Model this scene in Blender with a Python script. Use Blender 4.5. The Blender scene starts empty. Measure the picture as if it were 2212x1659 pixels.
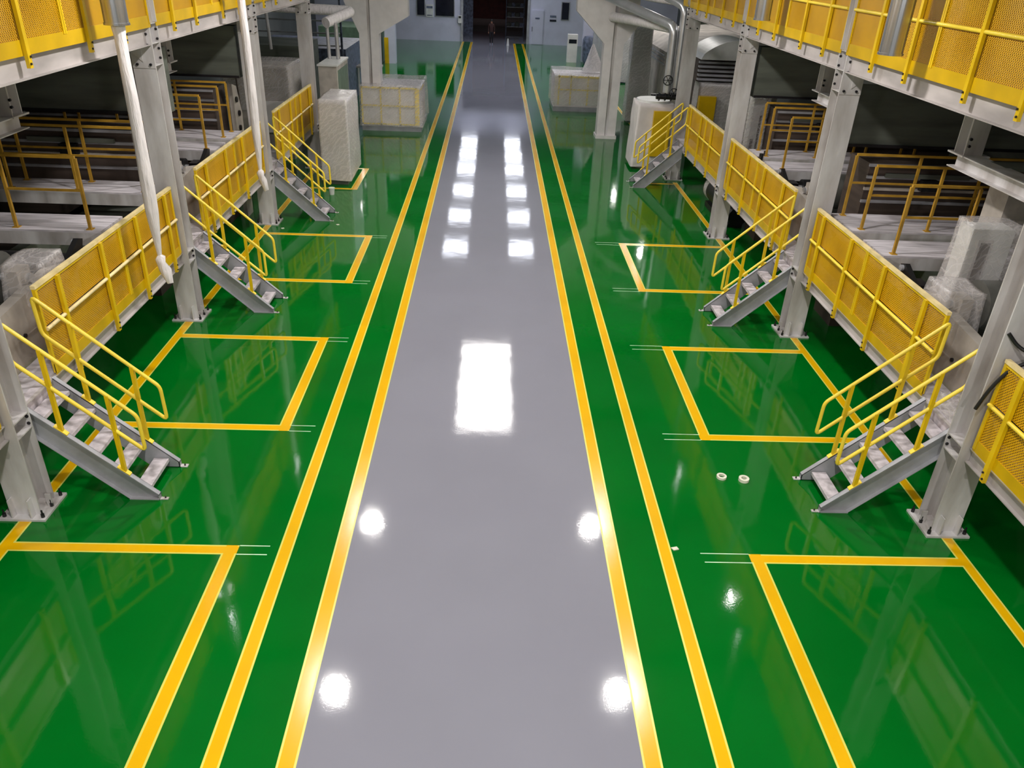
import bpy, bmesh, math, random
from mathutils import Vector, Matrix
random.seed(7)
C = bpy.context.scene.collection
sc = bpy.context.scene
PI = math.pi

# ------------------------------------------------------------------ camera
cam_d = bpy.data.cameras.new('camera'); cam = bpy.data.objects.new('camera', cam_d); C.objects.link(cam)
cr = Vector((0.99910092, -0.01817754, 0.0383005)); cu = Vector((-0.02463647, 0.48628244, 0.87345431)); cf = Vector((0.03450211, 0.87361259, -0.48539741))
M = Matrix((( cr.x, cu.x, -cf.x, 0), (cr.y, cu.y, -cf.y, 0), (cr.z, cu.z, -cf.z, 6.6), (0, 0, 0, 1)))
cam.matrix_world = M
cam_d.sensor_fit = 'HORIZONTAL'; cam_d.sensor_width = 36.0
cam_d.lens = 36.0 * 1690.14 / 2212.0
cam_d.clip_start = 0.1; cam_d.clip_end = 300
sc.camera = cam

# ------------------------------------------------------------------ view + world + key light levels
sc.view_settings.view_transform = 'Standard'
sc.view_settings.look = 'None'
sc.view_settings.gamma = 1.0
sc.view_settings.use_curve_mapping = False
sc.view_settings.exposure = -0.12
w = bpy.data.worlds.new('world'); sc.world = w; w.use_nodes = True
w.node_tree.nodes['Background'].inputs[0].default_value = (0.75, 0.85, 1.0, 1)
w.node_tree.nodes['Background'].inputs[1].default_value = 0.3
PANEL_E = 15.0      # emission of the long ceiling panels
FAR_E = 11.0         # emission of the paired panels further down the hall
LAMP_W = 250.0      # watts of one round high bay lamp
X0 = 0.17           # centre line between the two mezzanines
COLY = [2.15, 8.25, 14.35, 20.45, 26.55]

# ------------------------------------------------------------------ materials
def lin(c):
    return tuple((v/12.92 if v <= 0.04045 else ((v+0.055)/1.055)**2.4) for v in [x/255.0 for x in c])
MATS = {}
def mat(name, rgb, rough=0.5, metal=0.0, var=0.12, scale=3.0, bump=0.0, bscale=20.0, coat=0.0, spec=0.5, stretch=(1,1,1), dark=None, emit=0.0):
    """principled material whose colour drifts a little with a noise field, with optional bump"""
    if name in MATS: return MATS[name]
    m = bpy.data.materials.new(name); m.use_nodes = True; nt = m.node_tree; b = nt.nodes['Principled BSDF']
    b.inputs['Roughness'].default_value = rough; b.inputs['Metallic'].default_value = metal
    b.inputs['Specular IOR Level'].default_value = spec
    b.inputs['Coat Weight'].default_value = coat; b.inputs['Coat Roughness'].default_value = 0.04
    tc = nt.nodes.new('ShaderNodeTexCoord'); mp = nt.nodes.new('ShaderNodeMapping'); mp.inputs['Scale'].default_value = stretch
    nt.links.new(tc.outputs['Object'], mp.inputs['Vector'])
    nz = nt.nodes.new('ShaderNodeTexNoise'); nz.inputs['Scale'].default_value = scale; nz.inputs['Detail'].default_value = 4
    nt.links.new(mp.outputs[0], nz.inputs['Vector'])
    rp = nt.nodes.new('ShaderNodeValToRGB'); nt.links.new(nz.outputs['Fac'], rp.inputs['Fac'])
    c = lin(rgb); dk = lin(dark) if dark else tuple(v*(1-var*2) for v in c)
    lt = tuple(min(1, v*(1+var)) for v in c)
    rp.color_ramp.elements[0].position = 0.32; rp.color_ramp.elements[0].color = (*dk, 1)
    rp.color_ramp.elements[1].position = 0.62; rp.color_ramp.elements[1].color = (*lt, 1)
    nt.links.new(rp.outputs[0], b.inputs['Base Color'])
    if emit > 0:
        b.inputs['Emission Color'].default_value = (*c, 1); b.inputs['Emission Strength'].default_value = emit
    if bump > 0:
        n2 = nt.nodes.new('ShaderNodeTexNoise'); n2.inputs['Scale'].default_value = bscale; n2.inputs['Detail'].default_value = 5
        nt.links.new(mp.outputs[0], n2.inputs['Vector'])
        bp = nt.nodes.new('ShaderNodeBump'); bp.inputs['Strength'].default_value = bump; bp.inputs['Distance'].default_value = 0.05
        nt.links.new(n2.outputs['Fac'], bp.inputs['Height']); nt.links.new(bp.outputs[0], b.inputs['Normal'])
    MATS[name] = m; return m

def floor_mat(name, rgb, rough=0.05, spec=0.5, var=0.05):
    m = mat(name, rgb, rough=rough, var=var, scale=0.6, spec=spec)
    nt = m.node_tree; b = nt.nodes['Principled BSDF']
    tc = nt.nodes.new('ShaderNodeTexCoord')
    n1 = nt.nodes.new('ShaderNodeTexNoise'); n1.inputs['Scale'].default_value = 1.7; n1.inputs['Detail'].default_value = 2
    n2 = nt.nodes.new('ShaderNodeTexNoise'); n2.inputs['Scale'].default_value = 38.0; n2.inputs['Detail'].default_value = 2
    nt.links.new(tc.outputs['Object'], n1.inputs['Vector']); nt.links.new(tc.outputs['Object'], n2.inputs['Vector'])
    b1 = nt.nodes.new('ShaderNodeBump'); b1.inputs['Strength'].default_value = 0.06; b1.inputs['Distance'].default_value = 0.03
    b2 = nt.nodes.new('ShaderNodeBump'); b2.inputs['Strength'].default_value = 0.06; b2.inputs['Distance'].default_value = 0.003
    nt.links.new(n1.outputs['Fac'], b1.inputs['Height']); nt.links.new(n2.outputs['Fac'], b2.inputs['Height'])
    nt.links.new(b1.outputs[0], b2.inputs['Normal']); nt.links.new(b2.outputs[0], b.inputs['Normal'])
    return m

def mesh_mat(name, rgb, pitch=0.021, thr=0.0):
    """perforated sheet: staggered round-ish holes cut through painted steel"""
    m = mat(name, rgb, rough=0.45, var=0.10, scale=1.2, dark=(200, 148, 10)); nt = m.node_tree; b = nt.nodes['Principled BSDF']
    out = nt.nodes['Material Output']
    tc = nt.nodes.new('ShaderNodeTexCoord'); sp = nt.nodes.new('ShaderNodeSeparateXYZ'); nt.links.new(tc.outputs['Object'], sp.inputs[0])
    def sn(sock):
        a = nt.nodes.new('ShaderNodeMath'); a.operation = 'MULTIPLY'; a.inputs[1].default_value = PI/pitch; nt.links.new(sock, a.inputs[0])
        s = nt.nodes.new('ShaderNodeMath'); s.operation = 'SINE'; nt.links.new(a.outputs[0], s.inputs[0]); return s.outputs[0]
    ml = nt.nodes.new('ShaderNodeMath'); ml.operation = 'MULTIPLY'; nt.links.new(sn(sp.outputs['Y']), ml.inputs[0]); nt.links.new(sn(sp.outputs['Z']), ml.inputs[1])
    gt = nt.nodes.new('ShaderNodeMath'); gt.operation = 'GREATER_THAN'; gt.inputs[1].default_value = thr; nt.links.new(ml.outputs[0], gt.inputs[0])
    tr = nt.nodes.new('ShaderNodeBsdfTransparent'); mx = nt.nodes.new('ShaderNodeMixShader')
    nt.links.new(gt.outputs[0], mx.inputs[0]); nt.links.new(b.outputs[0], mx.inputs[1]); nt.links.new(tr.outputs[0], mx.inputs[2])
    nt.links.new(mx.outputs[0], out.inputs['Surface']); return m

def film_mat(name, rgb, opac=0.45):
    """creased plastic film: clear sheet with whitish fold lines"""
    m = mat(name, rgb, rough=0.25, var=0.04, scale=1.0, bump=0.5, bscale=3.0, stretch=(1.0, 1.0, 1.0)); nt = m.node_tree; b = nt.nodes['Principled BSDF']
    out = nt.nodes['Material Output']; tr = nt.nodes.new('ShaderNodeBsdfTransparent'); mx = nt.nodes.new('ShaderNodeMixShader')
    tc = nt.nodes.new('ShaderNodeTexCoord'); mp = nt.nodes.new('ShaderNodeMapping'); mp.inputs['Rotation'].default_value = (0.5, 0.5, 0.3); mp.inputs['Scale'].default_value = (1.4, 1.4, 5.0)
    nt.links.new(tc.outputs['Object'], mp.inputs['Vector'])
    outs = []
    for rot, sc_, di in (((0.5,0.7,0.2),3.2,14.0), ((-0.6,0.5,-0.4),2.2,18.0)):
        m2 = nt.nodes.new('ShaderNodeMapping'); m2.inputs['Rotation'].default_value = rot; nt.links.new(tc.outputs['Object'], m2.inputs['Vector'])
        wv = nt.nodes.new('ShaderNodeTexWave'); wv.bands_direction = 'Z'; wv.inputs['Scale'].default_value = sc_; wv.inputs['Distortion'].default_value = di
        wv.inputs['Detail'].default_value = 3; wv.inputs['Detail Scale'].default_value = 0.8; nt.links.new(m2.outputs[0], wv.inputs['Vector']); outs.append(wv.outputs['Fac'])
    nz = nt.nodes.new('ShaderNodeMath'); nz.operation = 'MAXIMUM'; nt.links.new(outs[0], nz.inputs[0]); nt.links.new(outs[1], nz.inputs[1])
    mr = nt.nodes.new('ShaderNodeMapRange'); mr.inputs[1].default_value = 0.86; mr.inputs[2].default_value = 1.18
    mr.inputs[3].default_value = opac; mr.inputs[4].default_value = min(1.0, opac+0.4)
    nt.links.new(nz.outputs[0], mr.inputs[0]); nt.links.new(mr.outputs[0], mx.inputs[0])
    nt.links.new(tr.outputs[0], mx.inputs[1]); nt.links.new(b.outputs[0], mx.inputs[2]); nt.links.new(mx.outputs[0], out.inputs['Surface']); return m

GREEN = floor_mat('green_epoxy', (0, 100, 26))
GREY = floor_mat('grey_epoxy', (134, 134, 146), rough=0.06, var=0.015)
YLINE = floor_mat('yellow_line_paint', (228, 174, 6), rough=0.18)
YEDGE = floor_mat('line_edge_residue', (214, 208, 96), rough=0.3)
TAPE = mat('white_tape_residue', (190, 225, 190), rough=0.5)
YEL = mat('yellow_rail_paint', (222, 184, 14), rough=0.35, var=0.08, scale=2)
YELT = mat('yellow_tube_paint', (244, 214, 66), rough=0.35, var=0.06, scale=2)
YTOE = mat('yellow_toe_board_paint', (208, 168, 6), rough=0.35, var=0.08, scale=1.5)
PALE = mat('worn_cream_cap', (236, 214, 158), rough=0.45, var=0.1, scale=4)
BEAMP = mat('stained_toned_down_paint', (178, 171, 169), rough=0.5, var=0.14, scale=1.6, stretch=(1,0.5,2))  # column paint with stains, darkened to offset the strong lamp light on beams
MESH = mesh_mat('yellow_perforated_sheet', (214, 164, 8), thr=0.12)
AMBER = mat('dull_amber_paint', (180, 138, 44), rough=0.5, var=0.15)
STEEL = mat('grey_painted_steel', (200, 197, 198), rough=0.45, var=0.08, scale=2.2, stretch=(1,1,0.3), bump=0.05, dark=(158, 150, 146))
STEELD = mat('galvanised_steel', (158, 158, 164), rough=0.4, metal=0.1, var=0.10, scale=3)
TREAD = mat('dusty_tread_plate', (200, 192, 198), rough=0.55, var=0.14, scale=9)
BOLT = mat('black_bolt', (24, 22, 26), rough=0.4)
CONC = mat('cream_concrete_paint', (224, 218, 218), rough=0.6, var=0.05, scale=2)
DARK = mat('dark_grey_cladding', (88, 92, 84), rough=0.6, var=0.2, scale=1.2, stretch=(0.4,1,3))
BLACK = mat('black_rubber', (24, 24, 26), rough=0.45)
BROWN = mat('brown_machine_frame', (74, 62, 56), rough=0.6, var=0.2, scale=1.5, stretch=(0.3,0.3,4))
BEIGE = mat('dusty_beige_casing', (172, 164, 156), rough=0.6, var=0.15, scale=2)
WALKM = mat('dusty_walkway_plate', (206, 200, 206), rough=0.55, var=0.16, scale=4, stretch=(0.4,3,1))
ROLLM = mat('satin_grey_roller', (104, 104, 100), rough=0.3, metal=0.3)
CHROME = mat('bright_pipe_metal', (206, 206, 210), rough=0.28, metal=0.65, var=0.05)
DUCTM = mat('galvanised_duct', (186, 188, 192), rough=0.25, metal=0.9, var=0.06, scale=4, stretch=(3,3,0.3))
CLOTH = mat('white_cloth', (224, 218, 220), rough=0.9, var=0.07, scale=6, bump=0.5, bscale=9, stretch=(3,3,0.4))
SHEET = mat('white_dust_sheet', (214, 206, 206), rough=0.7, var=0.06, scale=2, bump=0.6, bscale=2.5)
WHITEP = mat('white_machine_paint', (214, 214, 212), rough=0.4, var=0.06)
FILM = film_mat('clear_plastic_film', (232, 226, 226), 0.3)
FILMO = film_mat('dense_plastic_film', (226, 220, 220), 0.62)
WALLP = mat('pale_lavender_wall_panel', (196, 196, 216), rough=0.5, var=0.05, scale=0.7)
WALLG = mat('dim_grey_wall', (96, 98, 100), rough=0.7, var=0.1, scale=0.4)
CEILM = mat('pale_roof_sheet', (196, 206, 222), rough=0.7, var=0.05, scale=0.5)
GLASSD = mat('dark_window_glass', (30, 30, 42), rough=0.08, var=0.1)
GREENM = mat('green_machine_paint', (92, 112, 96), rough=0.5)
BLUEG = mat('blue_grey_machine_paint', (96, 104, 128), rough=0.5, var=0.3, scale=5)
RED = mat('dull_red_board', (120, 52, 46), rough=0.6)
PAPER = mat('masking_tape_paper', (226, 224, 206), rough=0.7)

# ------------------------------------------------------------------ mesh builder
class MB:
    def __init__(s): s.v = []; s.f = []; s.m = []; s.sm = []
    def add(s, vs, fs, mi=0, smooth=False):
        o = len(s.v); s.v += [tuple(v) for v in vs]
        for f in fs: s.f.append([i+o for i in f]); s.m.append(mi); s.sm.append(smooth)
        return s
    def box(s, x0, x1, y0, y1, z0, z1, mi=0):
        x0, x1 = min(x0,x1), max(x0,x1); y0, y1 = min(y0,y1), max(y0,y1); z0, z1 = min(z0,z1), max(z0,z1)
        return s.add([(x0,y0,z0),(x1,y0,z0),(x1,y1,z0),(x0,y1,z0),(x0,y0,z1),(x1,y0,z1),(x1,y1,z1),(x0,y1,z1)],
              [(0,3,2,1),(4,5,6,7),(0,1,5,4),(1,2,6,5),(2,3,7,6),(3,0,4,7)], mi)
    def prism(s, poly, axis, a0, a1, mi=0):
        """extrude a 2D polygon along axis; poly coords are the other two axes in order"""
        n = len(poly)
        def pt(p, a):
            if axis == 'x': return (a, p[0], p[1])
            if axis == 'y': return (p[0], a, p[1])
            return (p[0], p[1], a)
        vs = [pt(p, a0) for p in poly] + [pt(p, a1) for p in poly]
        fs = [tuple(range(n))[::-1], tuple(range(n, 2*n))] + [(i, (i+1) % n, n+(i+1) % n, n+i) for i in range(n)]
        return s.add(vs, fs, mi)
    def tube(s, pts, r, n=8, closed=False, mi=0, caps=True, radii=None):
        pts = [Vector(p) for p in pts]; k = len(pts); rings = []
        prev = None
        for i, p in enumerate(pts):
            if closed: t = (pts[(i+1) % k]-pts[i-1])
            else: t = pts[min(i+1, k-1)]-pts[max(i-1, 0)]
            t.normalize()
            if prev is None:
                a = Vector((0,0,1)) if abs(t.z) < 0.9 else Vector((1,0,0)); a = (a - t*a.dot(t)).normalized()
            else: a = (prev - t*prev.dot(t)).normalized()
            prev = a; b = t.cross(a); rr = radii[i] if radii else r
            rings.append([p + (a*math.cos(2*PI*j/n) + b*math.sin(2*PI*j/n))*rr for j in range(n)])
        vs = [v for ring in rings for v in ring]; fs = []
        for i in range(k if closed else k-1):
            i2 = (i+1) % k
            for j in range(n): fs.append((i*n+j, i*n+(j+1) % n, i2*n+(j+1) % n, i2*n+j))
        s.add(vs, fs, mi, True)
        if caps and not closed:
            s.add(rings[0], [tuple(range(n))[::-1]], mi); s.add(rings[-1], [tuple(range(n))], mi)
        return s
    def cyl(s, c, axis, r, h, n=16, mi=0):
        d = {'x': Vector((1,0,0)), 'y': Vector((0,1,0)), 'z': Vector((0,0,1))}[axis]; c = Vector(c)
        return s.tube([c - d*h/2, c + d*h/2], r, n, mi=mi)
    def build(s, name, mats, parent=None, loc=None):
        me = bpy.data.meshes.new(name); me.from_pydata(s.v, [], s.f)
        if not isinstance(mats, (list, tuple)): mats = [mats]
        for m in mats: me.materials.append(m)
        me.polygons.foreach_set('material_index', s.m); me.polygons.foreach_set('use_smooth', s.sm)
        bm = bmesh.new(); bm.from_mesh(me); bmesh.ops.recalc_face_normals(bm, faces=bm.faces); bm.to_mesh(me); bm.free()
        me.update()
        o = bpy.data.objects.new(name, me); C.objects.link(o)
        if parent: o.parent = parent
        if loc: o.location = loc
        return o
def tag(o, label=None, cat=None, group=None, kind=None):
    if label: o['label'] = label
    if cat: o['category'] = cat
    if group: o['group'] = group
    if kind: o['kind'] = kind
    return o
def thing(name, loc, label, cat, group=None, rz=0):
    o = bpy.data.objects.new(name, None); o.empty_display_size = 0.2; C.objects.link(o); o.location = loc; o.rotation_euler = (0,0,rz)
    return tag(o, label, cat, group)
def copy_tree(o, loc=None, label=None, group=None):
    def rec(a, par):
        c = a.copy(); C.objects.link(c); c.parent = par
        for ch in list(a.children): rec(ch, c)
        return c
    c = rec(o, None)
    if loc is not None: c.location = loc
    if label: c['label'] = label
    if group: c['group'] = group
    return c
def rounded(pts, r=0.07, n=4, closed=False):
    """round the corners of a polyline"""
    P = [Vector(p) for p in pts]; out = []; k = len(P)
    for i in range(k):
        if not closed and i in (0, k-1): out.append(P[i]); continue
        a, b, c = P[i-1], P[i], P[(i+1) % k]
        u = (a-b); v = (c-b); q = min(r, u.length*0.45, v.length*0.45); u.normalize(); v.normalize()
        p0 = b+u*q; p1 = b+v*q
        for j in range(n+1):
            t = j/n; out.append(p0*(1-t)**2 + b*2*t*(1-t) + p1*t*t)
    return out
def hsec(cx, cy, w, d, tf=0.018, tw=0.012):
    """H outline, flanges facing +-Y, web along Y"""
    a, b = w/2, d/2; q = tw/2
    return [(cx-a,cy-b),(cx+a,cy-b),(cx+a,cy-b+tf),(cx+q,cy-b+tf),(cx+q,cy+b-tf),(cx+a,cy+b-tf),(cx+a,cy+b),(cx-a,cy+b),(cx-a,cy+b-tf),(cx-q,cy+b-tf),(cx-q,cy-b+tf),(cx-a,cy-b+tf)]

# ------------------------------------------------------------------ floor
def floor():
    YMAX = 68.0; YMIN = -6.0; XL, XR = -14.0, 14.5
    R = []      # (x0,x1,y0,y1,kind) later wins ; kinds 0 green 1 grey 2 yellow 3 pale edge 4 tape
    R.append((-1.73, 1.65, YMIN, 96, 1))
    W = 0.022
    lines = []
    for a, b in ((-1.824,-1.639), (-2.50,-2.328), (1.561,1.747), (2.247,2.418)): lines.append((a,b,YMIN,YMAX))
    lines.append((-5.89,-5.72,YMIN,26.9)); lines.append((6.09,6.245,YMIN,26.0)); lines.append((6.12,6.26,27.2,44.0))
    for s, xa, xb, xw in ((-1,-3.175,-2.994,-5.80), (1,3.396,3.575,6.16)):
        for y0, y1 in ((YMIN,7.58), (10.22,13.53), (16.29,19.60)):
            lines.append((xa,xb,y0,y1))
            x0, x1 = (xw, xb) if s < 0 else (xa, xw)
            lines.append((x0,x1,y1-0.17,y1))
            if y0 > 0: lines.append((x0,x1,y0,y0+0.17))
    lines += [(-4.25,-4.05,23.85,26.5), (-5.7,-4.05,23.85,24.0), (-4.7,-4.05,26.38,26.5), (5.2,6.2,25.72,25.86)]
    for (a,b,c,d) in lines: R.append((a,b,c,d,3))
    for (a,b,c,d) in lines: R.append((a+W if b-a < 0.3 else a, b-W if b-a < 0.3 else b, c+(W if d-c < 0.3 else 0), d-(W if d-c < 0.3 else 0), 2))
    # thin tape tails running on from the bay corners
    for y in (7.58, 13.53, 19.60):
        R.append((-2.99,-2.62,y-0.012,y+0.004,4)); R.append((-2.99,-2.62,y-0.17,y-0.154,4))
        R.append((2.78,3.40,y-0.008,y+0.008,4)); R.append((2.80,3.40,y-0.17,y-0.154,4))
    for y in (10.22, 16.29):
        R.append((-2.99,-2.66,y-0.008,y+0.008,4)); R.append((-2.99,-2.62,y+0.15,y+0.166,4))
        R.append((2.82,3.40,y-0.008,y+0.008,4)); R.append((2.82,3.40,y+0.15,y+0.166,4))
    xs = sorted(set([XL,XR] + [r[0] for r in R] + [r[1] for r in R])); ys = sorted(set([YMIN,YMAX] + [r[2] for r in R] + [r[3] for r in R]))
    ys = [y for y in ys if y <= YMAX]
    vs = [(x,y,0) for y in ys for x in xs]; nx = len(xs); fs = []; ms = []
    for j in range(len(ys)-1):
        cy = (ys[j]+ys[j+1])/2
        for i in range(nx-1):
            cx = (xs[i]+xs[i+1])/2; k = 0
            for r in R:
                if r[0] < cx < r[1] and r[2] < cy < r[3]: k = r[4]
            fs.append((j*nx+i, j*nx+i+1, (j+1)*nx+i+1, (j+1)*nx+i)); ms.append(k)
    me = bpy.data.meshes.new('floor'); me.from_pydata(vs, [], fs)
    for m in (GREEN, GREY, YLINE, YEDGE, TAPE): me.materials.append(m)
    me.polygons.foreach_set('material_index', ms); me.update()
    o = bpy.data.objects.new('floor', me); C.objects.link(o); o['kind'] = 'structure'
    f2 = MB().box(-9, 9.5, 68.0, 96, -0.2, 0.0).build('floor', GREY); f2['kind'] = 'structure'
floor()

# ------------------------------------------------------------------ building shell
def struct(name, mb, m): o = mb.build(name, m); o['kind'] = 'structure'; return o
struct('wall_left', MB().box(-14.2,-14.0,-6,68,0,9.6), WALLG)
struct('wall_right', MB().box(14.5,14.7,-6,68,0,9.6), WALLG)
struct('wall_back', MB().box(-14.2,14.7,-6.2,-6.0,0,9.6), WALLG)
far = MB()
far.box(-14.2,-2.55,68.0,68.2,0,9.6); far.box(2.75,14.7,68.0,68.2,0,9.6); far.box(-2.55,2.75,68.0,68.2,5.2,9.6)
far_o = struct('wall_front', far, WALLP)
struct('trim_1', MB().box(-2.62,-2.43,67.9,68.3,0,5.2).box(2.62,2.8,67.9,68.3,0,5.2).box(-2.62,2.8,67.9,68.3,5.2,5.4), STEELD)
ce = MB().box(-14.2,14.7,-6.2,68.2,9.6,9.8)
struct('ceiling', ce, CEILM)
for i, y in enumerate([2.15+6.1*k for k in range(11)]):
    struct('trim_%d' % (i+2), MB().box(-14,14.5,y-0.12,y+0.12,9.1,9.6).box(-14,14.5,y-0.2,y+0.2,9.08,9.1), STEELD)
# room seen through the doorway
struct('wall_left', MB().box(-9.2,-9.0,68.2,96,0,7), WALLG); struct('wall_right', MB().box(9.5,9.7,68.2,96,0,7), WALLG)
struct('wall_front', MB().box(-9.2,9.7,96,96.2,0,7), WALLG); struct('ceiling', MB().box(-9.2,9.7,68.2,96.2,7,7.2), WALLG)

# windows, door and boards on the far wall
def win(n, x0, x1, z0, z1):
    o = MB().box(x0-0.06,x1+0.06,67.93,68.0,z0-0.06,z1+0.06).build('window_%d' % n, STEELD); o['kind'] = 'structure'
    MB().box(x0,x1,67.9,67.94,z0,z1).build('glass', GLASSD, o); return o
win(1,-6.02,-5.45,1.82,3.6); win(2,-4.58,-3.15,1.81,4.2); win(3,5.32,5.87,1.9,3.1); win(4,-8.2,-7.2,2.2,3.6)
d = MB().box(2.95,3.93,67.92,68.0,0,2.52).build('door_1', WALLP); d['kind'] = 'structure'
MB().box(3.0,3.88,67.89,67.925,0.04,2.46).build('door_leaf', WALLP, d)
MB().box(3.02,3.06,67.84,67.9,0.95,1.3).build('door_handle', BOLT, d)
MB().box(3.25,3.6,67.87,67.895,1.85,1.97).build('notice_plate', BLUEG, d)
t = thing('notice_board', (-5.06,67.98,1.69), 'small notice board with dark header on far wall between the two left windows', 'notice board')
MB().box(-0.28,0.28,-0.05,0,0,0.9).build('board', WHITEP, t); MB().box(-0.24,0.24,-0.07,-0.05,0.62,0.78).build('header', BLUEG, t)
MB().box(-0.2,0.2,-0.07,-0.05,0.1,0.16).build('strip', BLUEG, t)
t = thing('wall_sign', (4.66,67.98,1.72), 'pair of small dark plates on far wall right of the white door', 'sign')
MB().box(-0.24,0.24,-0.03,0,0.3,0.44).build('upper_plate', BLUEG, t); MB().box(-0.26,0.26,-0.03,0,0,0.14).build('lower_plate', GLASSD, t)
t = thing('control_box', (-2.68,67.9,1.35), 'small white switch box on far wall beside the left door frame', 'switch box')
MB().box(-0.14,0.14,-0.15,0,0,0.55).build('case', WHITEP, t); MB().box(-0.09,0.09,-0.17,-0.15,0.36,0.5).build('display', BLACK, t)

# ------------------------------------------------------------------ ceiling lamps (lamps of the hall and an added fill pair)
def emis(name, rgb, e):
    m = bpy.data.materials.new(name); m.use_nodes = True; nt = m.node_tree; nt.nodes.remove(nt.nodes['Principled BSDF'])
    em = nt.nodes.new('ShaderNodeEmission'); em.inputs[0].default_value = (*rgb, 1); em.inputs[1].default_value = e
    nt.links.new(em.outputs[0], nt.nodes['Material Output'].inputs[0]); return m
E1 = emis('lit_diffuser', (1.0, 0.97, 0.93), PANEL_E); E2 = emis('lit_cool_diffuser', (0.86, 0.90, 1.0), FAR_E)
def panel(x0, x1, y0, y1, z, m, label, group=None):
    cx, cy = (x0+x1)/2, (y0+y1)/2
    t = thing('ceiling_light', (cx,cy,z), label, 'light', group); a, b = (x1-x0)/2, (y1-y0)/2
    MB().box(-a-0.06,a+0.06,-b-0.06,b+0.06,0.0,0.12).build('housing', WHITEP, t)
    MB().box(-a,a,-b,b,-0.03,-0.005).build('diffuser', m, t)
    k = MB()
    for sx in (-1,1):
        for sy in (-1,1): k.tube([(sx*a*0.8,sy*b*0.8,0.1),(sx*a*0.8,sy*b*0.8,9.6-z)],0.012,5)
    k.build('hanger', STEELD, t)
panel(-0.93,0.95,22.0,28.4,7.4,E1,'long wide light panel hung over the middle of the grey aisle')
k = 0
for y in (40.1, 45.7, 51.3, 57.0, 61.5, 66.0):
    for s in (-1,1):
        panel(s*1.75-0.62, s*1.75+0.62, y-1.0, y+1.0, 7.4, E2, 'rectangular light panel hung over the %s side of the aisle, %s from the camera' % ('left' if s < 0 else 'right', ['nearest','second','third','fourth','fifth','farthest'][k]))
    k += 1
def highbay(x, y, label, watts=LAMP_W):
    t = thing('high_bay_lamp', (x,y,7.4), label, 'lamp', None)
    b = MB().tube([(0,0,0.0),(0,0,0.05),(0,0,0.2),(0,0,0.38)],0.3,16,radii=[0.36,0.34,0.2,0.09],caps=False); b.build('reflector', DUCTM, t)
    MB().cyl((0,0,0.46),'z',0.11,0.18,12).build('driver', STEELD, t); MB().tube([(0,0,0.5),(0,0,2.2)],0.012,5).build('hanger', STEELD, t)
    l = bpy.data.lights.new('lamp_light','AREA'); l.shape = 'DISK'; l.size = 0.42; l.energy = watts; l.color = (1.0,0.96,0.92)
    o = bpy.data.objects.new('lamp_light', l); C.objects.link(o); o.parent = t; o.location = (0,0,-0.01)
k = 0
for y in (-3.0, 5.4, 11.5, 17.1):  # first pair is added behind the camera, unseen and brighter, for frontal fill
    for s in (-1,1):
        highbay(s*3.03, y, 'round high bay lamp over the %s green strip, %s from the camera' % ('left' if s < 0 else 'right', ['added for frontal fill, unseen, back','nearest','second','third'][k]), LAMP_W*(2.6 if y < 0 else 1))
    k += 1
for s in (-1,1):
    for i, y in enumerate((11.3, 26.0)):
        highbay(s*9.9, y, 'round high bay lamp above the %s upper platform, %s' % ('left' if s < 0 else 'right', ['near one','far one'][i]), LAMP_W*0.15)

for s, X_, ys in ((1, 8.3, (40.1, 45.7, 51.2, 57.3)), (-1, -7.9, (46.8, 51.8))):
    for i, y in enumerate(ys):
        highbay(X_, y, 'round high bay lamp over the far %s machines, %s of the row' % ('right' if s > 0 else 'left', ['first','second','third','fourth'][i]), LAMP_W*0.8)
for s in (-1,1): highbay(s*6.3, 14.45, 'round high bay lamp just above the %s upper guardrail' % ('left' if s < 0 else 'right'), LAMP_W*0.08)
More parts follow.
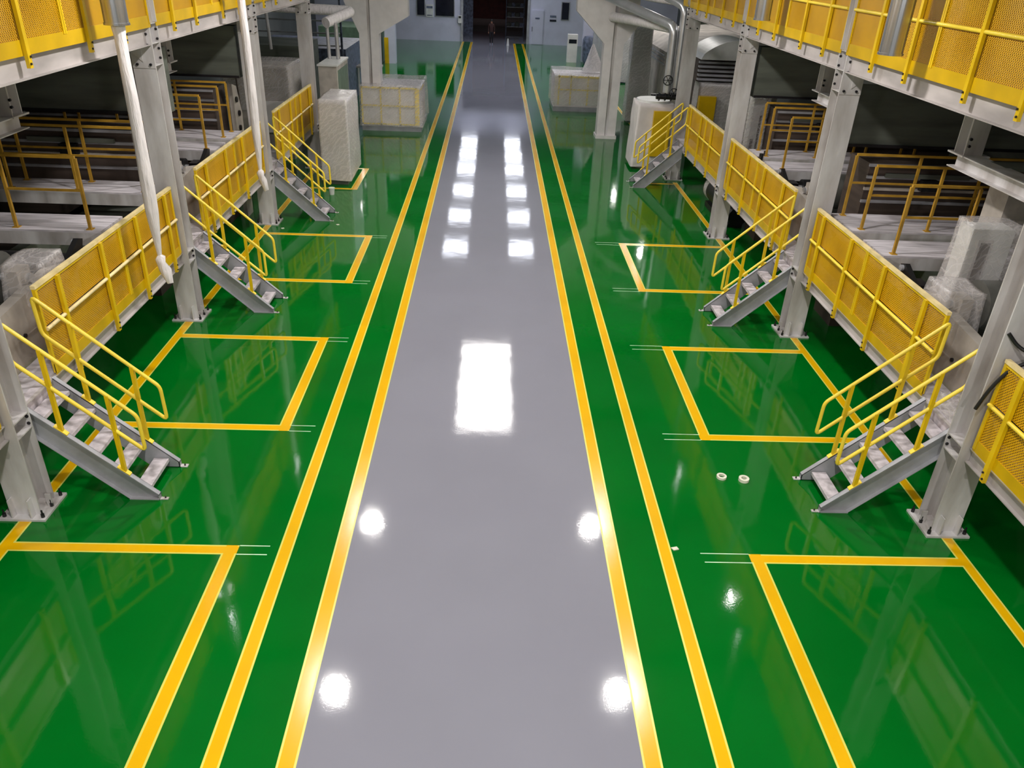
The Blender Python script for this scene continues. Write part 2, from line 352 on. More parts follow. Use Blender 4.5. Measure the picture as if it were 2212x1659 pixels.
# ------------------------------------------------------------------ columns
SN = {-1:'left', 1:'right'}
ORD = ['near camera','first','second','third','fourth']
class bolts:
    """each bolt head becomes a part of its own"""
    def __init__(s, pts, axis='y', r=0.022, h=0.03): s.a = (pts, axis, r, h)
    def build(s, name, m, parent):
        for p in s.a[0]: MB().cyl(p, s.a[1], s.a[2], s.a[3], 8).build(name, m, parent)
def column(s, i):
    y = COLY[i]; x = X0 + s*6.01
    lab = {0:'grey steel column nearest the camera on the %s, mostly out of view',
           1:'grey steel H column with bolted base beside the nearest %s stairs',
           2:'grey steel H column standing between the first and second %s yellow guardrails',
           3:'grey steel H column third along the %s side, at the middle of the hall',
           4:'grey steel H column at the far end of the %s platforms'}[i] % SN[s]
    t = thing('steel_column', (x,y,0), lab, 'column', 'steel columns along the platforms')
    MB().prism(hsec(0,0,0.38,0.36),'z',0.03,5.32).build('shaft', STEEL, t)
    bp = MB().box(-0.29,0.29,-0.29,0.29,0,0.03)
    for sx in (-0.12,0.12): bp.box(sx-0.008,sx+0.008,-0.27,-0.18,0.03,0.30); bp.box(sx-0.008,sx+0.008,0.18,0.27,0.03,0.25)
    bp.box(-0.26,-0.19,-0.008,0.008,0.03,0.22); bp.box(0.19,0.26,-0.008,0.008,0.03,0.22)
    b = bp.build('base_plate', STEEL, t)
    for sx in (-0.24,0.24):
        for sy in (-0.23,0.0,0.23):
            if sy == 0 and sx*s > 0: continue
            MB().cyl((sx,sy,0.055),'z',0.024,0.05,6).cyl((sx,sy,0.10),'z',0.012,0.07,6).build('anchor_bolt', BOLT, b)
    # stiffeners in the web recess and splice plates at the upper beam
    st = MB()
    for z in (1.15,1.36,4.66,5.0,5.3): st.box(-0.185,0.185,-0.16,0.16,z-0.008,z+0.008)
    st.box(-0.19,0.19,-0.192,-0.18,4.62,5.32)
    st.prism([(0.0,4.72),(s*0.34,5.0),(s*0.34,5.3),(0.0,5.3)],'y',-0.205,-0.193)
    st.build('splice_plate', STEEL, t)
    pts = [(px,-0.205,pz) for px in (-0.12*s,0.1*s) for pz in (4.68,4.98,5.15)] + [(-0.13*s,-0.2,5.27)]
    bolts(pts).build('bolt', BOLT, t)
    bolts([(-s*0.16,0.165,1.2),(-s*0.16,0.165,1.3),(-s*0.16,0.165,4.75),(-s*0.16,0.165,4.9),(-s*0.16,0.165,5.05),(-s*0.16,0.165,5.2)]).build('bolt', BOLT, t)
    MB().prism(hsec(-s*0.16,-0.05,0.16,0.2,0.012,0.01),'z',5.32,7.8).build('upper_post', STEEL, t)
for s in (-1,1):
    for i in range(5): column(s, i)

# ------------------------------------------------------------------ guardrails
def railing(name, s, y0, y1, zf, posts, label, group, drop, toe, full=True, joints=()):
    """zf = deck level, posts = y positions; guard plane is x=0 of the thing, aisle side is -s"""
    d = 5.93 if zf < 3 else 5.83
    t = thing(name, (X0+s*d, y0, zf), label, 'guardrail', group)
    L = y1-y0; a = -s      # towards the aisle
    top = 1.27
    MB().box(-0.03,0.03,0,L,top-0.045,top).build('top_rail', PALE if zf < 3 else YELT, t)
    fr = MB().box(-0.022,0.022,0,0.045,0.03,top-0.045).box(-0.022,0.022,L-0.045,L,0.03,top-0.045).box(-0.018,0.018,0.045,L-0.045,top-0.085,top-0.045)
    for j in joints: fr.box(-0.02+a*0.005,0.02+a*0.005,j-0.045,j-0.005,0.12,top-0.05); fr.box(-0.02+a*0.005,0.02+a*0.005,j+0.005,j+0.045,0.12,top-0.05)
    fr.build('end_frame', YEL, t)
    # mid rail runs in lengths between posts
    MB().tube([(a*0.035,0.02,0.665),(a*0.035,L-0.02,0.665)],0.026,10).build('mid_rail', PALE if s < 0 and zf < 3 else YELT, t)
    MB().box(-0.004,0.004,0.045,L-0.045,toe,0.64).build('lower_mesh_panel', MESH, t)
    MB().box(-0.004,0.004,0.045,L-0.045,0.69,top-0.085).build('upper_mesh_panel', MESH, t)
    MB().box(a*0.004,a*0.014,0,L,toe-0.18,toe).build('toe_board', YTOE, t)
    for p in posts:
        q = p-y0
        if not (0.02 < q < L-0.02): continue
        o = MB().box(a*0.014,a*0.06,q-0.035,q+0.035,-drop,top-0.05).build('post', YEL, t)
        bolts([(a*0.065,q-0.012,-drop+0.05),(a*0.065,q+0.012,-drop+0.13)],'x',0.014,0.02).build('bolt', BOLT, o)
    return t
PO = [1.65,2.94,4.21,5.47]
def lower_posts(c, y0, y1): return [c+p for p in (0.4,)+tuple(PO) if y0 < c+p < y1]
sections = [
 (-1,2.4,8.0,'yellow mesh guardrail of lower platform at the bottom left edge of the photo'),
 (-1,9.36,14.12,'yellow mesh guardrail between the first two left stairs, nearest long one'),
 (-1,15.47,20.24,'yellow mesh guardrail between the second and third left stairs'),
 (-1,21.6,26.35,'yellow mesh guardrail behind the farthest left stairs beside wrapped cabinet'),
 (1,2.4,8.02,'yellow mesh guardrail at the right edge under the black cable'),
 (1,9.36,14.12,'yellow mesh guardrail between the first two right stairs, nearest long one'),
 (1,15.36,20.22,'yellow mesh guardrail beyond the second right stairs, before the third right column'),
 (1,20.68,25.12,'yellow mesh guardrail between third right column and the farthest right stairs')]
for s, a, b, lab in sections:
    ps = [c+p for c in COLY[:4] for p in [0.35]+PO if a < c+p < b]
    railing('platform_guardrail', s, a, b, 1.37, ps, lab, 'lower platform guardrails', 0.20, 0.16, joints=(2.52,) if b-a > 4.6 else (2.2,))
k = 0
for s in (-1,1):
    for i in range(5):
        y0 = COLY[i]+0.12 if i else COLY[0]-3; y1 = (COLY[i+1]-0.12) if i < 4 else 27.4
        lab = 'upper yellow mesh guardrail on the %s mezzanine, %s' % (SN[s], ['length nearest the camera','length between first and second columns','length between second and third columns','length between third and fourth columns','short far end length'][i])
        railing('mezzanine_guardrail', s, y0, y1, 5.28, [COLY[i]+p for p in (0.87,2.05,3.71,4.87)], lab, 'upper mezzanine guardrails', 0.17, 0.15, joints=(3.0,) if i < 4 else ())

# ------------------------------------------------------------------ platform beams and decks
def chan(s, z0, z1, y0, y1, d, tf=0.014, fl=0.09):
    """channel with its web at depth d and flanges towards the aisle"""
    m = MB(); x = X0+s*d
    m.box(x, x+s*0.012, y0, y1, z0, z1); m.box(x-s*fl, x, y0, y1, z0, z0+tf); m.box(x-s*fl, x, y0, y1, z1-tf, z1); return m
for s in (-1,1):
    for i in range(4):
        y0, y1 = COLY[i]+0.19, COLY[i+1]-0.19
        w = ['nearest the camera','between first and second columns','between second and third columns','between third and fourth columns'][i]
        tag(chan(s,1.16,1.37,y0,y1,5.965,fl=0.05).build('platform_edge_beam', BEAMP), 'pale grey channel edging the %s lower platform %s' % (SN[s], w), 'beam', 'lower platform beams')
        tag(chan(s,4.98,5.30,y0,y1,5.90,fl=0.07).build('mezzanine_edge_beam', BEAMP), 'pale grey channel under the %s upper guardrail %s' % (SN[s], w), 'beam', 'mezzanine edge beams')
    t = MB().box(X0+s*5.98,X0+s*6.42,2.2,26.4,1.345,1.365).build('lower_deck', WALKM); tag(t, 'narrow grey deck of the %s lower platform behind the guardrails' % SN[s], 'deck')
    t = MB().box(X0+s*6.22,X0+s*13.8,-5.8,26.9,5.14,5.24)
    for yy in COLY: t.box(X0+s*6.22,X0+s*13.8,yy-0.12,yy+0.12,4.8,5.14)
    t = t.build('mezzanine_deck', STEELD); tag(t, 'steel mezzanine deck carrying the %s upper guardrails' % SN[s], 'deck')

# ------------------------------------------------------------------ stairs
def stairs(s, y0, label):
    """foot at the aisle side; local x = 0 at the foot, growing towards the platform along s"""
    t = thing('steel_stairs', (X0+s*4.46, y0, 0), label, 'stairs', 'steel stairs up to the lower platforms'); Wd = 0.83
    prof = [(0,0),(0,0.09),(1.45,1.40),(1.45,1.0),(0.38,0.0)]
    X = lambda a: s*a
    for side in (0,1):
        yy = 0.07 if side == 0 else Wd-0.07; o = -1 if side == 0 else 1
        m = MB().prism([(X(a),z) for a,z in prof],'y',yy,yy+o*0.008)
        # flanges follow the top and bottom edges
        for (a,b),(c,d) in (((0,0.09),(1.45,1.40)), ((0.38,0.0),(1.45,1.0))):
            n = 0.014; m.prism([(X(a),b),(X(c),d),(X(c),d-n),(X(a),b-n if b > 0 else b+0.001)],'y',yy,yy+o*0.07)
        m.box(X(0),X(0.012),yy,yy+o*0.07,0.0,0.09); m.box(X(-0.01),X(0.40),yy,yy+o*0.07,0,0.01)
        p = m.build('stringer', STEELD, t)
        MB().box(X(-0.10),X(0.03),yy-0.03+o*0.03,yy+0.03+o*0.04,0,0.012).build('foot_plate', STEEL, p)
        MB().cyl((X(-0.06),yy+o*0.03,0.02),'z',0.012,0.03,6).build('bolt', BOLT, p)
    for k in range(5):
        z = 0.155+0.265*k; a = 0.13+0.283*k
        MB().box(X(a),X(a+0.205),0.078,Wd-0.078,z-0.012,z).box(X(a),X(a+0.012),0.078,Wd-0.078,z-0.05,z-0.012).box(X(a+0.193),X(a+0.205),0.078,Wd-0.078,z-0.05,z-0.012).build('tread', TREAD, t)
    for side in (0,1):
        yy = 0.035 if side == 0 else Wd-0.035
        loop = [(X(0.07),yy,1.29),(X(1.45),yy,2.55),(X(1.44),yy,2.03),(X(0.06),yy,0.77)]
        h = MB().tube(rounded(loop,0.07,4,True),0.025,8,closed=True).build('handrail', YELT, t)
        for a in (0.39,1.06):
            zb = 0.09+a*0.903; zt = 1.29+(a-0.07)*0.913
            q = MB().box(X(a)-0.024,X(a)+0.024,yy-0.024,yy+0.024,zb,zt).build('post', YEL, h)
            MB().prism([(X(a-0.07),zb-0.055),(X(a+0.07),zb+0.07),(X(a+0.07),zb+0.082),(X(a-0.07),zb-0.043)],'y',yy-0.035,yy+0.035).build('foot_plate', YELT, q)
    # landing plate linking to the platform
    MB().box(X(1.50),X(1.62),0.0,Wd,1.34,1.372).box(X(1.50),X(1.52),0.08,Wd-0.08,1.15,1.34).build('landing_plate', TREAD, t)
    return t
stairs(-1,8.45,'grey steel stairs with yellow tube handrails, nearest on the left side')
stairs(-1,14.57,'grey steel stairs with yellow tube handrails, second on the left side')
stairs(-1,20.66,'grey steel stairs with yellow tube handrails in front of the wrapped cabinet on the left')
stairs(1,8.45,'grey steel stairs with yellow tube handrails, nearest on the right side')
stairs(1,14.52,'grey steel stairs with yellow tube handrails, second on the right side')
stairs(1,25.16,'grey steel stairs with yellow tube handrails, farthest on the right side by the white tank')

# ------------------------------------------------------------------ machines under the mezzanines
def amber_rail(s, y, z, length, label, h=1.15, mid=0.6, n=3):
    t = thing('inner_handrail', (X0+s*6.5, y, z), label, 'handrail', 'amber handrails among the machines')
    r = 0.022
    MB().box(0,s*length,-r,r,h-0.04,h).build('top_rail', AMBER, t); MB().box(0,s*length,-r*0.7,r*0.7,mid,mid+0.035).build('mid_rail', AMBER, t)
    for k in range(n):
        x = s*length*k/(n-1) if k else 0
        MB().box(x-r,x+r,-r,r,0,h-0.04).box(x-0.05,x+0.05,-0.05,0.05,0,0.012).build('post', AMBER, t)
    return t
def walkway(s, y0, y1, z, label, d0=6.3, d1=11.5):
    t = thing('machine_walkway', (X0+s*d0, y0, z), label, 'walkway', 'walkways across the machines')
    L = (d1-d0)*s
    MB().box(0,L,0,y1-y0,-0.03,0).build('deck_plate', WALKM, t)
    MB().box(0,L,0,0.02,-0.24,-0.03).box(0,L,y1-y0-0.02,y1-y0,-0.24,-0.03).build('fascia', STEEL, t)
    MB().box(0,s*0.02,0.02,y1-y0-0.02,-0.24,-0.03).build('end_plate', STEEL, t)
    return t
def machine(s, c, bay):
    w = '%s %s bay' % (['nearest','second','third'][bay], SN[s])
    ya, yb, yc = (12.2, 13.5, 14.35) if (bay == 0 and s > 0) else ((12.2, 14.4, 14.95) if bay == 0 else (17.9, 19.15, 19.8))
    walkway(s, ya-0.1, ya+0.72, 2.45, 'lower dusty walkway plate crossing the machine in the %s' % w)
    walkway(s, yb-0.12, yc+0.12, 2.45, 'upper dusty walkway plate between two amber handrails in the %s' % w)
    amber_rail(s, ya, 2.45, 1.12 if s > 0 else 1.15, 'short amber handrail nearest the guardrail in the %s' % w, n=2)
    amber_rail(s, yb, 2.45, 3.6, 'middle amber handrail on walkway in the %s' % w, n=4)
    amber_rail(s, yc, 2.45, 3.6, 'rear amber handrail on walkway in the %s' % w, n=4)
    # long side frame of the machine
    t = thing('machine_side_frame', (X0+s*6.45, c+0.3, 0), 'long beige side casing of the machine in the %s' % w, 'machine frame')
    MB().prism([(0.0,1.3),(2.9,1.3),(2.9,2.18),(2.2,2.32),(0.5,2.16),(0,1.9)],'x',0,s*0.16).build('casing', BEIGE, t)
    MB().box(0,s*0.16,2.9,6.0,2.05,2.2).build('sill', BEIGE, t)
    MB().box(s*1.5,s*1.7,0,6.0,0,1.9).box(s*0.16,s*1.7,0.0,2.9,1.84,1.9).build('plinth', DARK, t)
    bolts([(-s*0.01,q,1.75) for q in (0.4,1.2,2.0,2.7)],'x',0.03,0.03).build('bolt', BOLT, t)
    # rollers
    for j, (off, z, r, mm, nm) in enumerate(((2.1,2.35,0.36,ROLLM,'front'),(3.25,2.1,0.2,BLACK,'rear'))):
        t = thing('machine_roller', (X0+s*6.75, c+off, z), '%s %s roller lying across the machine in the %s' % ('large grey' if j == 0 else 'black', nm, w), 'roller')
        MB().cyl((s*2.05,0,0),'x',r,3.8,28).build('barrel', mm, t)
        MB().cyl((s*0.0,0,0),'x',0.07,0.5,12).build('shaft', CHROME, t)
        MB().box(-s*0.15,s*0.02,-0.16,0.16,-0.2,0.14).cyl((-s*0.16,0,0),'x',0.1,0.08,14).build('bearing_block', BOLT if j else BEIGE, t)
    # black arm bracket
    t = thing('bracket_arm', (X0+s*6.42, c+3.0, 2.22), 'black bolted bracket arm on the machine side behind the guardrail in the %s' % w, 'bracket')
    m = MB().prism([(-0.25,-0.1),(-0.1,-0.16),(0.35,0.12),(0.42,0.26),(0.3,0.3),(-0.22,0.06)],'x',-0.04,0.04); m.build('arm', BLACK, t)
    MB().cyl((-0.05,-0.12,-0.02),'x',0.07,0.06,14).build('pivot', STEELD, t); MB().cyl((-0.05,0.33,0.22),'x',0.05,0.06,12).build('pivot', STEELD, t)
    # brown machine core with bands
    y = yc+0.35
    t = thing('banded_machine', (X0+s*6.95, y, 0), 'brown banded machine body under the dark hood in the %s' % w, 'machine')
    MB().box(0,s*4.6,0,0.9,0.0,3.35).build('body', BROWN, t)
    for z in (2.62,2.86,3.08,3.3): MB().box(-s*0.02,s*4.6,-0.05,0,z,z+0.05).build('band', BEIGE if z == 2.86 else STEELD, t)
    MB().box(s*0.3,s*1.9,-0.12,-0.05,3.12,3.2).build('cover_plate', DARK, t)
    MB().box(s*1.0,s*1.3,-0.2,-0.05,2.9,3.1).cyl((s*1.15,-0.22,3.0),'y',0.06,0.1,12).build('motor', BLACK, t)
    t = thing('dark_hood', (X0+s*6.3, y+0.15, 3.62), 'dark grey hood panel under the mezzanine in the %s' % w, 'hood')
    MB().box(0,s*5.6,0,0.5,0,1.15).build('panel', DARK, t); MB().box(0,s*5.6,-0.04,0,0,0.05).build('lip', BOLT, t)
    # hanging support and longitudinal beam
    hx = 6.85 if s > 0 else 7.17; hy = 11.7 if s > 0 and bay == 0 else (12.05 if bay == 0 else (17.6 if s > 0 else 18.35))
    t = thing('hanging_support', (X0+s*hx, hy, 3.95), 'grey steel hanger and beam dropping from the mezzanine in the %s' % w, 'support')
    MB().prism(hsec(s*0.16,0.16,0.28,0.28),'z',0.22,1.18).build('hanger', STEEL, t)
    MB().box(-s*0.02,s*0.4,-0.03,0.4,0.2,0.225).build('plate', STEEL, t)
    m = MB().box(0,s*0.32,-2.6,0.35,0.0,0.016).box(0,s*0.32,-2.6,0.3,0.2,0.216).box(s*0.1,s*0.112,-2.6,0.3,0.016,0.2); m.build('beam', STEEL, t)
    bolts([(s*0.02+0.03,-0.0,0.36),(s*0.02+0.03,-0.0,0.46)],'y').build('bolt', BOLT, t)
    t = thing('hoist_motor', (X0+s*(hx+0.75), hy-0.5, 4.17), 'dark motor with pale fan cover sitting on hanging beam in the %s' % w, 'motor')
    MB().cyl((s*0.5,0,0.17),'x',0.15,0.7,18).box(s*0.2,s*0.85,-0.12,0.12,0,0.06).build('body', BLACK, t); MB().cyl((s*0.12,0,0.17),'x',0.13,0.07,18).build('fan_cover', WHITEP, t)
    MB().box(-s*0.5,s*1.4,-0.2,0.2,-0.05,0.0).build('mount', DARK, t)
for s in (-1,1):
    machine(s, COLY[1], 0); machine(s, COLY[2], 1)
# dark pit floor and back lining of the machine halls
for s in (-1,1):
    o = MB().box(X0+s*12.0,X0+s*12.1,2,27,0,4.78).build('machine_hall_partition', DARK); tag(o, 'dark partition behind the machines under the %s mezzanine' % SN[s], 'partition')
# near bay side casing
for s in (-1,1):
    t = thing('machine_side_frame', (X0+s*6.45, 2.4, 0), 'long beige side casing of the machine at the %s bottom edge' % SN[s], 'machine frame')
    MB().box(0,s*1.2,0,5.6,1.3,2.1).build('casing', BEIGE, t); MB().box(s*0.9,s*1.1,0,5.6,0,1.3).build('plinth', DARK, t)

def wrinkle(me_obj, amp, seed=0, hor=3.0):
    """push the vertices of a draped sheet about for folds"""
    from mathutils import noise
    for v in me_obj.data.vertices:
        n = noise.noise_vector(Vector((v.co.x*hor+seed, v.co.y*hor, v.co.z*1.3)))
        v.co += n*amp
def draped(name, x0, x1, y0, y1, z0, z1, m, parent, amp=0.05, seed=0, n=14, flare=0.05):
    """open-bottomed sheet over a box"""
    k = n; mb = MB()
    def face(P, U, V, nu, nv):
        pts = []
        for j in range(nv+1):
            for i in range(nu+1):
                p = Vector(P) + Vector(U)*(i/nu) + Vector(V)*(j/nv); pts.append(p)
        mb.add(pts, [(j*(nu+1)+i, j*(nu+1)+i+1, (j+1)*(nu+1)+i+1, (j+1)*(nu+1)+i) for j in range(nv) for i in range(nu)], 0, True)
    dx, dy, dz = x1-x0, y1-y0, z1-z0
    face((x0,y0,z1),(dx,0,0),(0,dy,0),k,k)
    face((x0,y0,z0),(dx,0,0),(0,0,dz),k,k); face((x0,y1,z0),(dx,0,0),(0,0,dz),k,k)
    face((x0,y0,z0),(0,dy,0),(0,0,dz),k,k); face((x1,y0,z0),(0,dy,0),(0,0,dz),k,k)
    o = mb.build(name, m, parent)
    bm = bmesh.new(); bm.from_mesh(o.data); bmesh.ops.remove_doubles(bm, verts=bm.verts, dist=0.001); bm.to_mesh(o.data); bm.free()
    cx, cy = (x0+x1)/2, (y0+y1)/2
    for v in o.data.vertices:
        t = (z1-v.co.z)/dz; f = 1+flare*t
        v.co.x = cx+(v.co.x-cx)*f; v.co.y = cy+(v.co.y-cy)*f
    wrinkle(o, amp*0.45, seed, 1.8)
    for v in o.data.vertices: v.co.z = max(v.co.z, z0*0.5)
    return o

# right bay: pale pillar, wrapped measuring head, plastic heap
t = thing('machine_pillar', (7.55,11.15,2.95), 'pale greenish pillar under hanging beam, right of the nearest amber handrail', 'pillar')
MB().box(0,0.62,0,0.5,0,0.98).build('shaft', BEIGE, t)
t = thing('wrapped_instrument', (6.95,10.75,2.0), 'white instrument housing wrapped in clear film with a long dark slot, right side', 'machine')
MB().box(0,0.62,0,0.36,0.2,1.35).build('housing', WHITEP, t); MB().box(0.16,0.3,-0.02,0.02,0.35,1.15).build('slot', BROWN, t); MB().box(0.12,0.34,-0.012,0.0,0.31,1.19).build('slot_frame', STEEL, t)
draped('film_cover',-0.06,0.7,-0.05,0.38,0.1,1.42,FILM,t,0.09,3,flare=0.1)
for s, lab, yy in ((1,'clear plastic bag over roller end behind the nearest right guardrail',10.3),(-1,'clear plastic bag over the big grey roller end on the left',10.35)):
    t = thing('plastic_bag', (X0+s*6.5, yy, 2.05), lab, 'plastic bag')
    draped('film',-0.22,0.3,-0.3,0.32,0.0,0.62,FILM,t,0.13,5+s,10,0.1)
t = thing('plastic_heap', (6.32,8.75,1.38), 'crumpled clear plastic sheet heaped at the top of the nearest right stairs', 'plastic sheet')
draped('film',-0.18,0.16,-0.2,0.35,0.0,0.18,FILM,t,0.12,9,10,0.1)

# wrapped upright machine parts in second bays
t = thing('wrapped_machine', (6.72,20.9,1.5), 'white plastic wrapped machine arm with black slits behind the third right column', 'machine')
MB().box(0,0.3,0,0.4,0,2.0).build('post', WHITEP, t); MB().box(0.05,0.12,-0.03,0,0.3,1.0).box(0.2,0.25,-0.03,0,0.5,1.6).build('slit', BOLT, t)
draped('film_cover',-0.1,0.4,-0.05,0.45,0.2,2.1,FILM,t,0.1,11,10)
t = thing('cylinder_bank', (6.4,18.9,1.38), 'cluster of dark upright cylinders behind the guardrail beside third right column', 'cylinders')
for k in range(4): MB().cyl((0.02+0.1*k,0.15*k,0.55+0.05*(k%2)),'z',0.05,1.1,10).build('cylinder', BLACK if k % 2 else BROWN, t)
t = thing('gear_side_plate', (-6.3,20.8,0.0), 'pale grey machine side plate with dark holes behind the second left guardrail', 'machine')  # only the side plate of a machine, carried down to the floor
MB().prism([(0,0),(0.5,0),(0.6,2.6),(0.35,3.3),(0.0,3.4)],'x',-0.3,-0.2).build('plate', BEIGE, t)
for k,(a,b) in enumerate(((0.2,3.0),(0.3,2.65),(0.25,2.3))): MB().cyl((-0.19,a,b),'x',0.07,0.06,12).build('boss', BOLT, t)
t = thing('motor_gearbox', (6.75,13.9,1.62), 'dark oily gear motor between second right stairs and the guardrail', 'motor')
MB().cyl((0.1,0,0.2),'y',0.16,0.6,16).build('motor', BOLT, t); MB().box(-0.1,0.3,0.32,0.6,0,0.45).cyl((-0.05,0.5,0.5),'x',0.1,0.2,14).build('gearbox', BROWN, t)
t = thing('wrapped_motor', (6.85,23.0,0.0), 'large black motor partly wrapped in film on the floor under the right platform', 'motor')
MB().cyl((0,0,0.5),'y',0.36,1.3,24).box(-0.3,0.3,-0.4,0.4,0,0.16).build('body', BLACK, t); MB().cyl((0,0.4,0.5),'y',0.37,0.3,24).build('film_band', FILMO, t)
t = thing('black_motor', (6.9,21.5,0.0), 'smaller black motor with silver band on the floor under the right platform', 'motor')
MB().cyl((0,0,0.32),'y',0.26,0.7,20).box(-0.2,0.2,-0.25,0.25,0,0.1).build('body', BOLT, t)

# ------------------------------------------------------------------ air ducts, cloth sleeves
def duct(x, y, z, label, r=0.15, sleeve=None):
    t = thing('air_duct', (x,y,z), label, 'duct', None)
    MB().tube([(0,0,0),(0,0,3.2)],r,20,caps=False).tube([(0,0,0.0),(0,0,3.2)],r-0.012,20,caps=False).tube([(0,0,0.0),(0,0,0.03)],r+0.012,20).build('pipe', DUCTM, t)
    if sleeve:
        L = sleeve; n = 40; pts = []; rad = []
        for i in range(n+1):
            u = i/n; z_ = 0.12-u*L
            pts.append((0.012*math.sin(u*4), 0.01*math.cos(u*3), z_))
            rr = 0.078+0.02*u
            if u > 0.78: rr = 0.030+0.0636*(1-((u-0.78)/0.22)**1.4)
            if i < 3: rr = 0.09
            rad.append(rr)
        o = MB().tube(pts, 0.1, 18, radii=rad).build('cloth_sleeve', CLOTH, t); wrinkle(o, 0.012, x, 7.0)
        e = pts[-1]
        kn = MB().tube([(e[0],e[1],e[2]+0.06),(e[0]+0.01,e[1],e[2]),(e[0]+0.02,e[1],e[2]-0.1),(e[0]+0.05,e[1],e[2]-0.2),(e[0]+0.1,e[1],e[2]-0.42)],0.05,12,radii=[0.03,0.085,0.07,0.085,0.05]).build('knot', CLOTH, o)
        wrinkle(kn, 0.03, x+3, 14.0)
    return t
duct(-5.2,11.95,5.48,'round metal duct on the left with long white cloth sleeve, nearer one',0.16,sleeve=3.5)
duct(-5.2,17.95,5.75,'white cloth sleeve hanging from round duct on the left, farther one',0.13,sleeve=3.9)
duct(5.5,11.6,5.52,'round metal duct end hanging in front of upper right guardrail, nearer one',0.16)
duct(5.5,17.6,5.52,'round metal duct end hanging in front of upper right guardrail, farther one',0.16)
# black cable on near right column
t = MB().tube(rounded([(5.94,8.03,1.95),(6.0,8.0,2.25),(6.12,7.95,2.55),(6.3,7.85,2.72),(6.5,7.6,2.6),(6.62,7.3,2.2),(6.68,7.1,1.6)],0.15,4),0.022,8).tube(rounded([(6.02,8.06,2.95),(6.15,8.0,2.8),(6.35,7.85,2.74),(6.52,7.6,2.66),(6.66,7.3,2.3),(6.72,7.1,1.7)],0.15,4),0.022,8).build('black_cable', BLACK)
tag(t,'black cables looped over guardrail corner at the nearest right column','cable')

# ------------------------------------------------------------------ white flared columns
def flared(x, y, label, outl, outr):
    t = thing('flared_column', (x,y,0), label, 'column', 'white flared columns')
    a = 0.38
    MB().prism([(-a,0.12),(-0.06,0.12),(-0.06,3.6),(-0.06,9.5),(-outl,9.5),(-outl,4.65),(-a,3.55)],'y',-0.3,0.3).build('shaft', CONC, t)
    MB().prism([(0.06,0.12),(a,0.12),(a,3.55),(outr,4.2),(outr,9.5),(0.06,9.5)],'y',-0.3,0.3).build('shaft', CONC, t)
    MB().box(-0.06,0.06,-0.24,0.24,0.12,9.5).build('web', STEEL, t)
    MB().box(-0.42,0.42,-0.4,0.4,0,0.12).build('pedestal', CONC, t)
flared(-4.8,33.3,'white flared column standing behind the wrapped crate on the left',0.9,1.52)
flared(4.66,33.0,'white flared column with pale pedestal on the right green floor',1.52,0.85)
for s, x in ((-1,-6.45),(1,6.4)):
    t = thing('far_column', (x,53.5 if s < 0 else 58,0), 'slim pale column far down the hall on the %s' % SN[s], 'column')
    MB().box(-0.33,0.33,-0.3,0.3,0,9.5).build('shaft', WALLP, t)
    if s < 0: MB().box(-0.36,-0.1,-0.33,0.0,0,1.5).build('yellow_guard', YTOE, t)

# ------------------------------------------------------------------ left far group: cabinets and wrapped crate
t = thing('wrapped_cabinet', (-4.72,25.3,0), 'tall cabinet wrapped in clear plastic beside the third left stairs', 'cabinet')
MB().box(-0.36,0.36,-0.95,0.95,0.14,2.45).build('body', BEIGE, t); MB().box(-0.32,0.32,-0.9,0.9,0,0.14).build('plinth', DARK, t)
MB().box(0.355,0.37,-0.02,0.02,0.2,2.4).box(-0.3,0.3,-0.965,-0.95,0.3,0.31).build('door_gap', DARK, t)
draped('film_cover',-0.42,0.42,-1.02,1.02,0.16,2.52,FILMO,t,0.05,2,16,0.05)
t = thing('tall_cabinet', (-5.45,28.6,0), 'tall beige cabinet with framed dark side, behind the wrapped cabinet', 'cabinet')
MB().box(-0.3,0.3,-0.9,1.3,0.0,3.0).build('body', BEIGE, t); MB().box(0.3,0.315,-0.7,1.15,0.9,2.85).build('side_panel', GREENM, t)
MB().box(-0.31,0.31,-0.92,-0.9,1.55,1.57).build('seam', DARK, t)
MB().box(-0.33,0.33,-0.95,1.35,3.0,3.05).build('lid', WHITEP, t)
t = thing('wrapped_crate', (-4.0,34.1,0), 'long low crate with yellow rails wrapped in clear plastic on the left', 'crate')
MB().box(-1.12,1.12,-1.4,1.4,0.1,1.6).build('crate', CONC, t); MB().box(-1.18,1.18,-1.45,1.45,0,0.2).build('base', STEELD, t)
r = MB()
for x in (-1.14,-0.4,0.35,1.0): r.box(x-0.03,x+0.03,-1.5,-1.45,0.25,1.68)
r.box(-1.16,1.05,-1.5,-1.45,1.62,1.68).box(-1.16,1.05,-1.5,-1.45,0.95,1.0).box(-1.16,1.05,-1.5,-1.45,0.25,0.3).box(1.17,1.2,-1.4,-0.2,1.6,1.66).box(0.95,1.12,-1.52,-1.46,0.25,1.66)
r.build('yellow_rail', YELT, t)
draped('film_cover',-1.2,1.22,-1.56,1.5,0.22,1.76,FILM,t,0.07,8,22,0.04)
t = thing('wrapped_crate', (3.85,39.6,0), 'low crate with yellow rails wrapped in clear plastic on the right beyond the flared column', 'crate')
MB().box(-0.95,1.4,-1.0,1.3,0.1,1.55).build('crate', CONC, t); MB().box(-0.98,1.42,-1.05,1.35,0,0.2).build('base', STEELD, t)
r = MB()
for x in (-0.75,-0.2,0.6,1.2): r.box(x-0.03,x+0.03,-1.12,-1.06,0.3,1.6)
r.box(-0.8,1.3,-1.12,-1.06,1.5,1.58).box(-0.8,1.3,-1.12,-1.06,0.95,1.0); r.build('yellow_rail', YELT, t)
draped('film_cover',-1.02,1.48,-1.2,1.42,0.3,1.68,FILM,t,0.07,4,22,0.03)
